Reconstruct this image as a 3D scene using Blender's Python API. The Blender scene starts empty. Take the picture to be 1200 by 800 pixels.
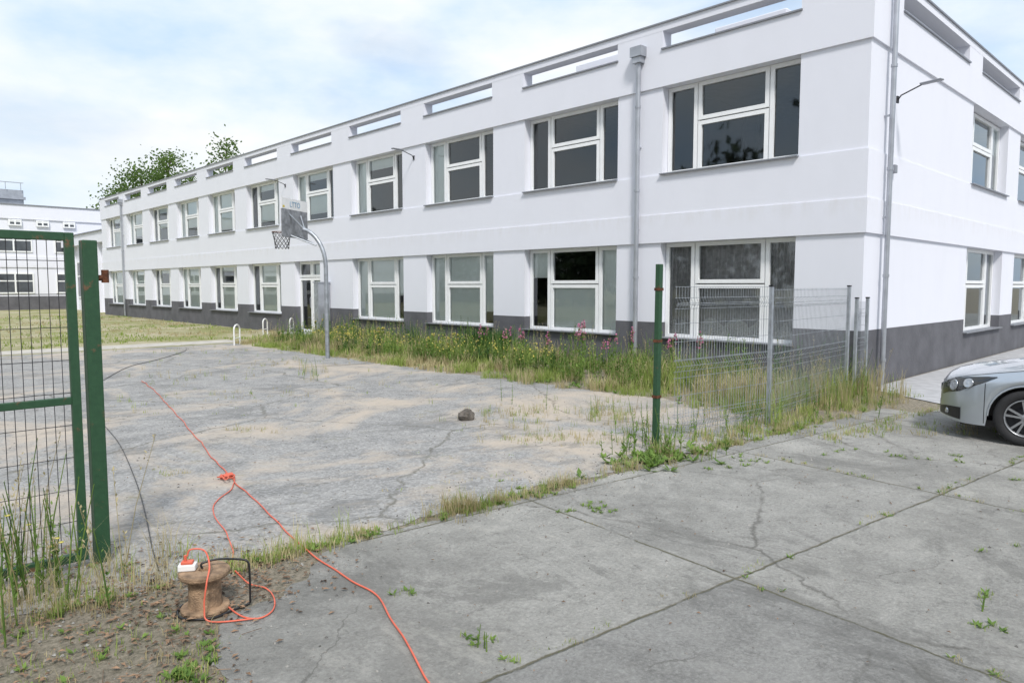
import bpy, math, random
from mathutils import Vector, Matrix, noise as mn
random.seed(7)
R = math.radians
C = bpy.context.scene.collection
HC = 1.75
F = 835.0
A = R(43.9); SA, CA = math.sin(A), math.cos(A)
TH = math.atan(65/F); ct, st = math.cos(TH), math.sin(TH)
CAM = Vector((-12.38, -4.474, HC))
def unproj(px, py, z, F_, A_, cam):
    th = math.atan(65/F_); c_, s_ = math.cos(th), math.sin(th)
    k = (px-600)/F_; y = (py-400)/F_
    d = (k, c_-y*s_, -s_-y*c_); t = (z-HC)/d[2]
    X, Y = d[0]*t, d[1]*t; ca, sa = math.cos(A_), math.sin(A_)
    return Vector((cam[0]+ca*X+sa*Y, cam[1]-sa*X+ca*Y, z))
def G(px, py, z=0.0): return unproj(px, py, z, F, A, CAM)
F0, A0, CAM0 = 895.0, R(41.9), (-12.79, -5.54)
def G0(px, py, z=0.0): return unproj(px, py, z, F0, A0, CAM0)
def T(x, y):      # survey correction of ground coordinates
    dx, dy = x-CAM0[0], y-CAM0[1]; ca, sa = math.cos(A0), math.sin(A0)
    X, Y = ca*dx-sa*dy, sa*dx+ca*dy; th = math.atan(65/F0); c_, s_ = math.cos(th), math.sin(th)
    D_ = Y*c_+HC*s_
    if D_ < .5: return (x+.3, y+.9)
    q = G(600+F0*X/D_, 400-F0*(Y*s_-HC*c_)/D_); return (q.x, q.y)

# ------------------------------------------------------------ materials
def nt(name):
    m = bpy.data.materials.new(name); m.use_nodes = True
    t = m.node_tree; b = t.nodes['Principled BSDF']
    return m, t, b
def N(t, typ, **kw):
    n = t.nodes.new(typ)
    for k, v in kw.items():
        if k in n.inputs: n.inputs[k].default_value = v
        else: setattr(n, k, v)
    return n
def noise(t, co, scale, detail=4, rough=.55, dist=0):
    n = N(t, 'ShaderNodeTexNoise'); n.inputs['Scale'].default_value = scale
    n.inputs['Detail'].default_value = detail; n.inputs['Roughness'].default_value = rough
    n.inputs['Distortion'].default_value = dist
    t.links.new(co, n.inputs['Vector']); return n.outputs['Fac']
def ramp(t, fac, stops):
    r = N(t, 'ShaderNodeValToRGB'); e = r.color_ramp.elements
    while len(e) < len(stops): e.new(.5)
    for i, (p, c) in enumerate(stops):
        e[i].position = p; e[i].color = (c if len(c) == 4 else (*c, 1)) if hasattr(c, '__len__') else (c, c, c, 1)
    t.links.new(fac, r.inputs['Fac']); return r.outputs['Color']
def mix(t, fac, a, b, mode='MIX'):
    m = N(t, 'ShaderNodeMix', data_type='RGBA', blend_type=mode)
    for s, v in ((0, fac), (6, a), (7, b)):
        if isinstance(v, bpy.types.NodeSocket): t.links.new(v, m.inputs[s])
        else: m.inputs[s].default_value = v if s == 0 else ((*v, 1) if len(v) == 3 else v)
    return m.outputs[2]
def bump(t, b, h, s, d=.02):
    n = N(t, 'ShaderNodeBump', Strength=s, Distance=d); t.links.new(h, n.inputs['Height']); t.links.new(n.outputs[0], b.inputs['Normal'])
def coords(t, scale=None):
    c = N(t, 'ShaderNodeTexCoord').outputs['Object']
    if scale:
        m = N(t, 'ShaderNodeMapping'); m.inputs['Scale'].default_value = scale
        t.links.new(c, m.inputs['Vector']); return m.outputs[0]
    return c
def simple(name, col, rough=.6, metal=0, var=.12, sc=6, bmp=0, spec=None, coat=0):
    m, t, b = nt(name); co = coords(t)
    f = noise(t, co, sc, 5)
    c2 = tuple(max(0, c*(1-var*2)) for c in col); c3 = tuple(min(1, c*(1+var)) for c in col)
    t.links.new(ramp(t, f, [(.3, c2), (.7, c3)]), b.inputs['Base Color'])
    b.inputs['Roughness'].default_value = rough; b.inputs['Metallic'].default_value = metal
    if coat: b.inputs['Coat Weight'].default_value = coat
    if bmp: bump(t, b, noise(t, co, sc*8, 4), bmp)
    return m
def plaster(name, col, stain=.035):
    m, t, b = nt(name); co = coords(t)
    f = noise(t, coords(t, (1.2, 1.2, .5)), 1.1, 6, .6)
    f2 = noise(t, co, .35, 3)
    c = ramp(t, f, [(.25, tuple(v*(1-stain*1.6) for v in col)), (.55, col)])
    c = mix(t, .5, c, mix(t, f2, tuple(v*.97 for v in col), col))
    sp = N(t, 'ShaderNodeSeparateXYZ'); t.links.new(co, sp.inputs[0])
    mr = N(t, 'ShaderNodeMapRange'); t.links.new(sp.outputs[2], mr.inputs[0])
    mr.inputs[1].default_value = 3.22; mr.inputs[2].default_value = 2.85; mr.inputs[3].default_value = 1; mr.inputs[4].default_value = 0
    lt = N(t, 'ShaderNodeMath', operation='LESS_THAN'); t.links.new(sp.outputs[2], lt.inputs[0]); lt.inputs[1].default_value = 3.22
    mu = N(t, 'ShaderNodeMath', operation='MULTIPLY'); t.links.new(mr.outputs[0], mu.inputs[0]); t.links.new(lt.outputs[0], mu.inputs[1])
    cl = N(t, 'ShaderNodeClamp'); t.links.new(mu.outputs[0], cl.inputs[0])
    mu2 = N(t, 'ShaderNodeMath', operation='MULTIPLY'); t.links.new(cl.outputs[0], mu2.inputs[0])
    t.links.new(ramp(t, noise(t, coords(t, (2, 2, .6)), 1.6, 5, .7), [(.42, 0), (.75, .36)]), mu2.inputs[1])
    c = mix(t, mu2.outputs[0], c, (.55, .52, .47))
    t.links.new(c, b.inputs['Base Color']); b.inputs['Roughness'].default_value = .85
    bump(t, b, noise(t, co, 160, 3), .25, .004)
    return m
M = {}
M['plaster'] = plaster('plaster', (.79, .80, .87))
M['plinth'] = simple('plinth', (.125, .125, .14), .85, var=.12, sc=2, bmp=.3)
M['pvc'] = simple('pvc', (.88, .89, .90), .35, var=.02)
M['sill'] = simple('sill', (.27, .28, .31), .45, .3, var=.06)
M['zinc'] = simple('zinc', (.44, .46, .50), .42, .55, var=.10, sc=3)
M['galv'] = simple('galv', (.42, .45, .49), .45, .6, var=.15, sc=8)
M['dark'] = simple('dark', (.03, .03, .035), .6)
M['black'] = simple('black', (.018, .018, .02), .4)
M['rubber'] = simple('rubber', (.02, .02, .022), .8, bmp=.2)
M['blind'] = simple('blind', (.92, .97, .95), .8, var=.02, sc=2)
M['curtain'] = simple('curtain', (.50, .50, .52), .9, var=.15, sc=12)
M['lace'] = simple('lace', (.88, .89, .90), .9, var=.25, sc=40)
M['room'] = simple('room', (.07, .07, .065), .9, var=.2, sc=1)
M['rooffelt'] = simple('rooffelt', (.1, .1, .1), .9)
M['orange'] = simple('orange', (.70, .145, .085), .5, var=.10)
M['white'] = simple('white', (.8, .8, .8), .4, var=.04)
M['wood'] = simple('wood', (.36, .24, .15), .8, var=.3, sc=16, bmp=.6)
M['stone'] = simple('stone', (.16, .14, .12), .9, var=.3, sc=12, bmp=.8)
M['bark'] = simple('bark', (.12, .09, .07), .95, var=.3, sc=5, bmp=.8)
M['pink'] = simple('pink', (.72, .28, .45), .7, var=.25, sc=30)
M['yellow'] = simple('yellow', (.62, .55, .14), .7, var=.1, sc=20)
M['litter'] = simple('litter', (.25, .16, .10), .85, var=.5, sc=9)
M['grit'] = simple('grit', (.28, .27, .25), .9, var=.45, sc=9)
M['blue'] = simple('blue', (.25, .42, .58), .5)
M['yellowpaint'] = simple('yellowpaint', (.7, .55, .1), .5)
M['boardgrey'] = simple('boardgrey', (.26, .27, .29), .5, var=.25, sc=7)
M['farpane'] = simple('farpane', (.10, .11, .125), .2, var=.3, sc=.7)
M['chrome'] = simple('chrome', (.7, .7, .72), .15, 1, var=.03)
M['alloy'] = simple('alloy', (.38, .39, .41), .35, .7, var=.05)
M['lampglass'] = simple('lampglass', (.42, .44, .47), .08, .6, var=.2, sc=14, coat=1)
M['carglass'] = simple('carglass', (.015, .017, .02), .05, 0, coat=1)
M['carpaint'] = simple('carpaint', (.46, .50, .545), .28, .6, var=.03, sc=3, coat=1)
def green_paint():
    m, t, b = nt('green_paint'); co = coords(t)
    f = noise(t, co, 9, 9, .75); f2 = noise(t, co, 30, 5)
    g = mix(t, f2, (.012, .048, .022), (.03, .095, .042))
    t.links.new(mix(t, ramp(t, f, [(.60, 0), (.65, .85)]), g, mix(t, f2, (.10, .04, .02), (.22, .11, .06))), b.inputs['Base Color'])
    b.inputs['Roughness'].default_value = .55; bump(t, b, f, .4, .01); return m
M['green'] = green_paint()
M['rust'] = simple('rust', (.15, .055, .025), .9, var=.4, sc=12, bmp=.6)
def foliage(name, c1, c2, sc=.9, fine=9):
    m, t, b = nt(name); co = coords(t)
    f = noise(t, co, sc, 3); g = noise(t, co, fine, 2)
    ad = N(t, 'ShaderNodeMath', operation='MULTIPLY_ADD'); t.links.new(g, ad.inputs[0]); ad.inputs[1].default_value = .6; t.links.new(f, ad.inputs[2])
    t.links.new(ramp(t, ad.outputs[0], [(.55, c1), (1.05, c2)]), b.inputs['Base Color'])
    b.inputs['Roughness'].default_value = .65; b.inputs['Specular IOR Level'].default_value = .25
    tr = N(t, 'ShaderNodeBsdfTranslucent'); tr.inputs[0].default_value = (*c2, 1)
    mx = N(t, 'ShaderNodeMixShader'); mx.inputs[0].default_value = .32
    t.links.new(b.outputs[0], mx.inputs[1]); t.links.new(tr.outputs[0], mx.inputs[2])
    t.links.new(mx.outputs[0], t.nodes['Material Output'].inputs[0]); return m
M['grass'] = foliage('grass', (.13, .20, .04), (.36, .44, .12))
M['grass2'] = foliage('straw_grass', (.30, .25, .13), (.56, .49, .29))
M['leafy'] = foliage('leafy', (.07, .15, .03), (.23, .34, .08), 2)
M['leafdark'] = foliage('leafdark', (.03, .08, .02), (.08, .17, .04), 2)
M['treeleaf'] = foliage('treeleaf', (.05, .105, .028), (.15, .23, .06), .35, 3)
M['woodleaf'] = simple('woodleaf', (.05, .08, .03), .8, var=.4, sc=.4)

def glass():
    m, t, b = nt('window_glass'); t.nodes.remove(b); co = coords(t)
    g = N(t, 'ShaderNodeBsdfGlossy', Roughness=.03); g.inputs[0].default_value = (.85, .9, .92, 1)
    tr = N(t, 'ShaderNodeBsdfTransparent'); tr.inputs[0].default_value = (.97, .98, .97, 1)
    fr = N(t, 'ShaderNodeFresnel', IOR=1.55)
    bp = N(t, 'ShaderNodeBump', Strength=.02, Distance=.02); t.links.new(noise(t, co, 1.0, 0), bp.inputs['Height']); t.links.new(bp.outputs[0], g.inputs['Normal'])
    ml = N(t, 'ShaderNodeMath', operation='MULTIPLY_ADD'); t.links.new(fr.outputs[0], ml.inputs[0]); ml.inputs[1].default_value = 1.35; ml.inputs[2].default_value = .03
    mx = N(t, 'ShaderNodeMixShader'); t.links.new(ml.outputs[0], mx.inputs[0]); t.links.new(tr.outputs[0], mx.inputs[1]); t.links.new(g.outputs[0], mx.inputs[2])
    t.links.new(mx.outputs[0], t.nodes['Material Output'].inputs[0]); return m
M['glass'] = glass()
def math2(t, op, a, b_=None, c=None):
    n = N(t, 'ShaderNodeMath', operation=op)
    for i, v in enumerate((a, b_, c)):
        if v is None: continue
        if isinstance(v, bpy.types.NodeSocket): t.links.new(v, n.inputs[i])
        else: n.inputs[i].default_value = v
    return n.outputs[0]
def warp(t, co, sc, amt, det=8, rough=.6):
    n3 = N(t, 'ShaderNodeTexNoise'); n3.inputs['Scale'].default_value = sc; n3.inputs['Detail'].default_value = det; n3.inputs['Roughness'].default_value = rough; t.links.new(co, n3.inputs['Vector'])
    va = N(t, 'ShaderNodeVectorMath', operation='MULTIPLY_ADD'); t.links.new(n3.outputs['Color'], va.inputs[0]); va.inputs[1].default_value = (amt, amt, 0); t.links.new(co, va.inputs[2])
    return va.outputs[0]
def cracks(t, co, scale, wsc, wamt, wid, gate):
    v = N(t, 'ShaderNodeTexVoronoi', feature='DISTANCE_TO_EDGE'); v.inputs['Scale'].default_value = scale
    t.links.new(warp(t, co, wsc, wamt), v.inputs['Vector'])
    return math2(t, 'MULTIPLY', ramp(t, v.outputs[0], [(wid*.3, .75), (wid, 0)]), gate)

def asphalt():
    m, t, b = nt('asphalt'); co = coords(t)
    v1 = N(t, 'ShaderNodeTexVoronoi', feature='F1'); v1.inputs['Scale'].default_value = 50; t.links.new(co, v1.inputs['Vector'])
    sx = N(t, 'ShaderNodeSeparateColor'); t.links.new(v1.outputs['Color'], sx.inputs[0])
    sp = noise(t, co, 28, 6, .85); md = noise(t, co, 2.2, 9, .76); lg = noise(t, co, .38, 8, .70, .8); lg2 = noise(t, coords(t, (.8, 1.5, 1)), .8, 9, .76, .3)
    base = ramp(t, sx.outputs[0], [(.0, .06), (.35, .19), (.7, .34), (1.0, .62)])
    base = mix(t, .5, base, ramp(t, sp, [(.32, .12), (.5, .28), (.70, .54)]))
    base = mix(t, .45, base, ramp(t, md, [(.34, (.15, .148, .142)), (.66, (.48, .46, .43))]))
    sand = mix(t, sp, (.36, .30, .24), (.62, .54, .45))
    base = mix(t, ramp(t, lg, [(.49, 0), (.55, .5), (.62, .9)]), base, sand)
    base = mix(t, ramp(t, lg2, [(.54, 0), (.60, .50)]), base, (.15, .15, .145))
    moss = ramp(t, noise(t, co, 1.3, 9, .8), [(.60, 0), (.66, .45)])
    base = mix(t, moss, base, (.20, .19, .10))
    gate = ramp(t, md, [(.42, .3), (.53, 1)])
    base = mix(t, cracks(t, co, .26, 1.8, .6, .006, gate), base, (.09, .085, .06))
    base = mix(t, cracks(t, co, .8, 3, .4, .008, ramp(t, lg2, [(.52, 0), (.58, .7)])), base, (.10, .095, .07))
    t.links.new(base, b.inputs['Base Color']); b.inputs['Roughness'].default_value = .9
    bump(t, b, math2(t, 'ADD', sp, sx.outputs[0]), .6, .012); return m
M['asphalt'] = asphalt()
SLAB_ROT = R(6.5); SJX, SJY, SW, SH = -8.18, -1.38, 2.85, 1.95
def concrete():
    m, t, b = nt('concrete'); co = coords(t)
    sp = noise(t, co, 46, 8, .82); md = noise(t, co, 2.4, 12, .80, .3); lg = noise(t, co, .5, 8, .72); st_ = noise(t, coords(t, (1, .6, 1)), 1.1, 11, .80, .5)
    st2 = noise(t, co, 6.5, 10, .82, .3)
    base = ramp(t, md, [(.32, (.19, .187, .176)), (.46, (.36, .352, .332)), (.66, (.56, .548, .52))])
    base = mix(t, .5, base, ramp(t, sp, [(.30, (.14, .137, .13)), (.5, (.36, .353, .335)), (.70, (.70, .69, .66))]))
    base = mix(t, ramp(t, lg, [(.42, .5), (.52, 0)]), base, (.21, .207, .195))
    base = mix(t, ramp(t, st_, [(.54, 0), (.60, .5)]), base, (.17, .168, .158))
    base = mix(t, ramp(t, st_, [(.36, .5), (.44, 0)]), base, (.56, .54, .50))
    base = mix(t, ramp(t, st2, [(.57, 0), (.62, .5)]), base, (.16, .158, .148))
    mp = N(t, 'ShaderNodeMapping'); mp.inputs['Rotation'].default_value = (0, 0, SLAB_ROT); mp.inputs['Location'].default_value = (-SJX+SW*2, -SJY+SH*6, 0); t.links.new(warp(t, co, 3.4, .07, 10, .74), mp.inputs['Vector'])
    br = N(t, 'ShaderNodeTexBrick'); br.offset = 0; br.squash = 1
    for k, v in (('Scale', 1), ('Brick Width', SW), ('Row Height', SH), ('Mortar Size', .014), ('Mortar Smooth', .8)): br.inputs[k].default_value = v
    br.inputs['Color1'].default_value = (.84, .84, .84, 1); br.inputs['Color2'].default_value = (1.10, 1.09, 1.06, 1); br.inputs['Mortar'].default_value = (1, 1, 1, 1)
    t.links.new(mp.outputs[0], br.inputs['Vector'])
    base = mix(t, 1.0, base, br.outputs['Color'], 'MULTIPLY')
    jn = mix(t, noise(t, co, 9, 3), (.07, .07, .035), (.26, .24, .17))
    jf = math2(t, 'MULTIPLY', br.outputs['Fac'], ramp(t, md, [(.40, .15), (.50, 1)]))
    base = mix(t, jf, base, jn)
    g1_ = ramp(t, lg, [(.46, 0), (.54, 1)])
    base = mix(t, cracks(t, co, .36, 2.8, .32, .006, g1_), base, (.11, .105, .09))
    base = mix(t, cracks(t, co, 1.1, 4, .25, .008, ramp(t, noise(t, co, .8, 3), [(.55, 0), (.62, .8)])), base, (.13, .125, .11))
    pit = noise(t, co, 15, 8, .85)
    base = mix(t, ramp(t, pit, [(.57, 0), (.65, .5)]), base, (.15, .148, .14))
    t.links.new(base, b.inputs['Base Color']); b.inputs['Roughness'].default_value = .88
    h = math2(t, 'MULTIPLY_ADD', md, 1.5, sp); h = math2(t, 'SUBTRACT', h, math2(t, 'MULTIPLY', jf, .8)); h = math2(t, 'MULTIPLY_ADD', st2, .8, h)
    bump(t, b, h, .9, .022); return m
M['concrete'] = concrete()
def soil():
    m, t, b = nt('soil'); co = coords(t)
    f = noise(t, co, .35, 6, .65); g = noise(t, co, 22, 8, .82); h = noise(t, co, 2, 5)
    gr = mix(t, g, (.14, .16, .05), (.34, .33, .13)); st_ = mix(t, g, (.30, .27, .17), (.52, .47, .32))
    c = mix(t, ramp(t, f, [(.4, 0), (.58, 1)]), gr, st_)
    sp = N(t, 'ShaderNodeSeparateXYZ'); t.links.new(co, sp.inputs[0])
    lt = N(t, 'ShaderNodeMath', operation='LESS_THAN'); t.links.new(sp.outputs[1], lt.inputs[0]); lt.inputs[1].default_value = 8
    gg = ramp(t, g, [(.36, 0), (.60, 1)])
    d = mix(t, h, mix(t, gg, (.09, .075, .06), (.42, .35, .28)), mix(t, gg, (.09, .095, .05), (.36, .32, .24)))
    c = mix(t, lt.outputs[0], c, d)
    t.links.new(c, b.inputs['Base Color']); b.inputs['Roughness'].default_value = .95
    bump(t, b, g, .8, .04); return m
M['soil'] = soil()
M['paving'] = simple('paving', (.42, .42, .43), .85, var=.1, sc=5, bmp=.3)
M['sandpath'] = simple('sandpath', (.50, .47, .42), .9, var=.15, sc=3, bmp=.4)

# ------------------------------------------------------------ mesh helpers
class MB:
    def __init__(s): s.v = []; s.f = []; s.sm = []
    def add(s, vs, fs, smooth=False):
        o = len(s.v); s.v += [tuple(v) for v in vs]
        for f in fs: s.f.append(tuple(i+o for i in f)); s.sm.append(smooth)
        return s
    def remap(s):
        s.v = [(*T(v[0], v[1]), v[2]) for v in s.v]; return s
    def box(s, x0, y0, z0, x1, y1, z1, mat=None):
        vs = [Vector((x, y, z)) for x in (x0, x1) for y in (y0, y1) for z in (z0, z1)]
        if mat: vs = [mat @ v for v in vs]
        return s.add(vs, [(0, 1, 3, 2), (4, 6, 7, 5), (0, 4, 5, 1), (2, 3, 7, 6), (0, 2, 6, 4), (1, 5, 7, 3)])
    def tube(s, pts, r, n=8, caps=True, smooth=True):
        pts = [Vector(p) for p in pts]; rings = []
        up = None
        for i, p in enumerate(pts):
            a = pts[max(0, i-1)]; b = pts[min(len(pts)-1, i+1)]
            d = (b-a).normalized() if (b-a).length > 1e-9 else Vector((0, 0, 1))
            if up is None: up = Vector((0, 0, 1)) if abs(d.z) < .9 else Vector((1, 0, 0))
            x = d.cross(up)
            if x.length < 1e-4: x = d.cross(Vector((1, .3, 0)))
            x.normalize(); y = x.cross(d).normalized(); up = y
            rr = r[i] if hasattr(r, '__len__') else r
            rings.append([p+(x*math.cos(2*math.pi*k/n)+y*math.sin(2*math.pi*k/n))*rr for k in range(n)])
        vs = [v for g in rings for v in g]; fs = []
        for i in range(len(pts)-1):
            for k in range(n): fs.append((i*n+k, i*n+(k+1) % n, (i+1)*n+(k+1) % n, (i+1)*n+k))
        s.add(vs, fs, smooth)
        if caps:
            s.add(rings[0], [tuple(range(n))[::-1]]); s.add(rings[-1], [tuple(range(n))])
        return s
    def lathe(s, prof, n=24, mat=None, smooth=True):
        vs = []
        for r, z in prof:
            for k in range(n):
                a = 2*math.pi*k/n; v = Vector((r*math.cos(a), r*math.sin(a), z)); vs.append(mat @ v if mat else v)
        fs = []
        for i in range(len(prof)-1):
            for k in range(n): fs.append((i*n+k, i*n+(k+1) % n, (i+1)*n+(k+1) % n, (i+1)*n+k))
        return s.add(vs, fs, smooth)
    def build(s, name, mat, parent=None, loc=None, bevel=0):
        me = bpy.data.meshes.new(name); me.from_pydata(s.v, [], s.f); me.update()
        me.polygons.foreach_set('use_smooth', s.sm)
        me.materials.append(M[mat] if isinstance(mat, str) else mat)
        o = bpy.data.objects.new(name, me); C.objects.link(o)
        if parent: o.parent = parent
        if loc: o.location = loc
        if bevel:
            b = o.modifiers.new('b', 'BEVEL'); b.width = bevel; b.segments = 2; b.limit_method = 'ANGLE'
        return o
def tag(o, label=None, cat=None, group=None, kind=None):
    for k, v in (('label', label), ('category', cat), ('group', group), ('kind', kind)):
        if v: o[k] = v
    return o
def empty(name, loc=(0, 0, 0), rz=0, label=None, cat=None, group=None):
    o = bpy.data.objects.new(name, None); C.objects.link(o); o.location = loc; o.rotation_euler = (0, 0, rz)
    return tag(o, label, cat, group)
def copy_tree(o, parent=None):
    c = o.copy(); C.objects.link(c)
    if parent: c.parent = parent
    for ch in list(o.children): copy_tree(ch, c)
    return c
def sheet(name, pts, z, mat, kind='structure'):
    mb = MB(); mb.add([(x, y, z) for x, y in pts], [tuple(range(len(pts)))])
    return tag(mb.build(name, mat), kind=kind)

# ------------------------------------------------------------ ground
sheet('ground', [(-600, -600), (600, -600), (600, 600), (-600, 600)], 0, 'soil')
def jag(p0, p1, n, amp):
    out = []
    for i in range(n):
        t = i/n; x = p0[0]+(p1[0]-p0[0])*t; y = p0[1]+(p1[1]-p0[1])*t
        dx, dy = p1[0]-p0[0], p1[1]-p0[1]; L = math.hypot(dx, dy)
        a = amp*(mn.noise(Vector((x*1.7, y*1.7, 3)))*1.3+mn.noise(Vector((x*6, y*6, 9)))*.6+mn.noise(Vector((x*17, y*17, 2)))*.35)
        out.append((x-dy/L*a, y+dx/L*a))
    return out
def TJ(l): return [T(*p) for p in l]
far_ = T(-3.6, 17.5); lo_ = T(-12.4, -.86)
sheet('asphalt_yard', TJ(jag((-3.25, -.86), (-3.6, 17.5), 160, .18))+[far_, (-60, far_[1]), (-60, lo_[1]+1.5)]+TJ(jag((-12.4, -.86), (-3.25, -.86), 200, .10)), .004, 'asphalt')
sheet('path', jag((-3.0, far_[1]+.35), (-3.0, far_[1]+1.6), 4, .03)+[(-3.0, far_[1]+1.6), (-60, far_[1]+2.0), (-60, far_[1]+.35)], .005, 'sandpath')
sheet('concrete_pavement', TJ(jag((-10.35, -1.08), (-11.3, -1.6), 26, .10)+jag((-11.3, -1.6), (-11.6, -2.4), 16, .08)+jag((-11.6, -2.4), (-11.7, -3.2), 20, .06))+[(-11.5, -12), (-11.5, -30), (40, -30), (40, -1.45), (-1.6, -1.45)]+TJ(jag((-1.6, -1.02), (-10.35, -1.0), 200, .06)), .004, 'concrete')
sheet('pavement', [(-.6, -1.40), (40, -1.40), (40, -.02), (.3, -.02)], .012, 'paving')

# ------------------------------------------------------------ school building
school = empty('school_building', (0, 0, 0), 0, 'long white two-storey school building with grey plinth and square windows', 'building')
L, D, RX = 44.7, 14.0, 22.0
PER, WW = 3.96, 2.83
OP = [(1.20+PER*i, 1.20+WW+PER*i) for i in range(11)]
DOOR = (OP[4][0]+1.0, OP[4][1])
RO = [(1.35, 5.45), (6.5, 10.1), (11.2, 14.8), (15.9, 19.5)]
RW = [(6.1, 9.35), (10.65, 13.9), (15.2, 18.45)]
Z = dict(b=.68, g=1.0, h1=2.63, s2=4.0, h2=5.75, po=6.47, pt=6.84, top=6.98)
w = MB(); pl = MB()
w.box(0, 0, Z['h2'], .30, L, Z['po']); w.box(0, 0, Z['pt'], .30, L, Z['top'])
w.box(0, 0, Z['h1'], .30, L, 3.2); w.box(.018, .018, 3.2, .298, L-.01, Z['s2'])
w.box(.30, 0, Z['h2'], RX, .30, Z['po']); w.box(.30, 0, Z['pt'], RX, .30, Z['top'])
w.box(.30, 0, Z['h1'], RX, .30, 3.2); w.box(.298, .018, 3.2, RX, .298, Z['s2'])
def gaps(ops, end, start=0.0):
    out = []; a = start
    for o in ops: out.append((a, o[0])); a = o[1]
    out.append((a, end)); return out
for i, (a, b) in enumerate(gaps(OP, L)):
    w.box(.003, a if i else 0.003, Z['po'], .297, b, Z['pt'])
    a2 = a if i else .04; b2 = b if i < 11 else L-.04
    w.box(.04, a2, Z['s2'], .30, b2, Z['h2'])
    if i == 4: b2 = DOOR[0]
    w.box(.04, a2, Z['g'], .30, b2, Z['h1'])
    pl.box(.037, a2-(.003 if i else 0), Z['b'], .30, b2+.003, Z['g'])
pl.box(.037, .037, -.1, .30, DOOR[0], Z['b']); pl.box(.037, DOOR[1], -.1, .30, L-.04, Z['b'])
for i, (a, b) in enumerate(gaps(RO, RX)):
    w.box(a if i else .30, .003, Z['po'], b, .297, Z['pt'])
for i, (a, b) in enumerate(gaps(RW, RX)):
    a2 = a if i else .30
    for z0, z1 in ((Z['g'], Z['h1']), (Z['s2'], Z['h2'])): w.box(a2, .04, z0, b, .30, z1)
    pl.box(a2, .037, Z['b'], b+.003, .30, Z['g'])
pl.box(.30, .037, -.1, RX, .30, Z['b'])
w.box(.30, L-.3, 0, D, L-.04, 6.3); w.box(D, .3, 0, D+.3, L, 6.3); w.box(D+.3, 8, 0, RX, 8.3, 6.3)
w.build('wall', 'plaster', school); pl.build('plinth', 'plinth', school)
c = MB(); c.box(-.03, -.03, 6.98, .34, L+.03, 7.01); c.box(.34, -.03, 6.98, RX, .34, 7.01); c.build('coping', 'sill', school)
MB().box(.30, .30, 6.1, D, L-.3, 6.2).box(D+.3, .3, 6.1, RX, 8, 6.2).build('roof', 'rooffelt', school)
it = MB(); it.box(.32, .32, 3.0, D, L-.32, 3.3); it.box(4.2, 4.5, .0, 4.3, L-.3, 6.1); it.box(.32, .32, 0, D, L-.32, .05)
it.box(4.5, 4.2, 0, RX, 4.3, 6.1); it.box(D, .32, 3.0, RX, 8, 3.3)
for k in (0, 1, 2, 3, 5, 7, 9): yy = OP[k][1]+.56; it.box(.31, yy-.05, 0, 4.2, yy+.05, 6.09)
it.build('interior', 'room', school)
sl = MB()
for a, b in OP: sl.box(-.035, a-.02, Z['po']+.001, .33, b+.02, Z['po']+.03)
for a, b in RO: sl.box(a-.02, -.035, Z['po']+.001, b+.02, .33, Z['po']+.03)
sl.build('parapet_sill', 'sill', school)
rl = MB()
for a, b in OP[:8]: rl.box(.40, a, 6.62, .43, b, 6.645)
rl.build('parapet_rail', 'zinc', school)
for (x0, y0, x1, y1, z1) in ((.9, 1.9, 1.6, 3.4, 6.95), (1.0, 5.9, 1.8, 7.2, 7.05), (1.1, 10.2, 1.8, 11.0, 6.9), (1.2, 14.2, 1.9, 15.2, 7.0), (1.2, 22.4, 2.0, 23.6, 7.0)): MB().box(x0, y0, 6.2, x1, y1, z1).build('roof_vent', 'plaster', school, bevel=.02)

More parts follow.
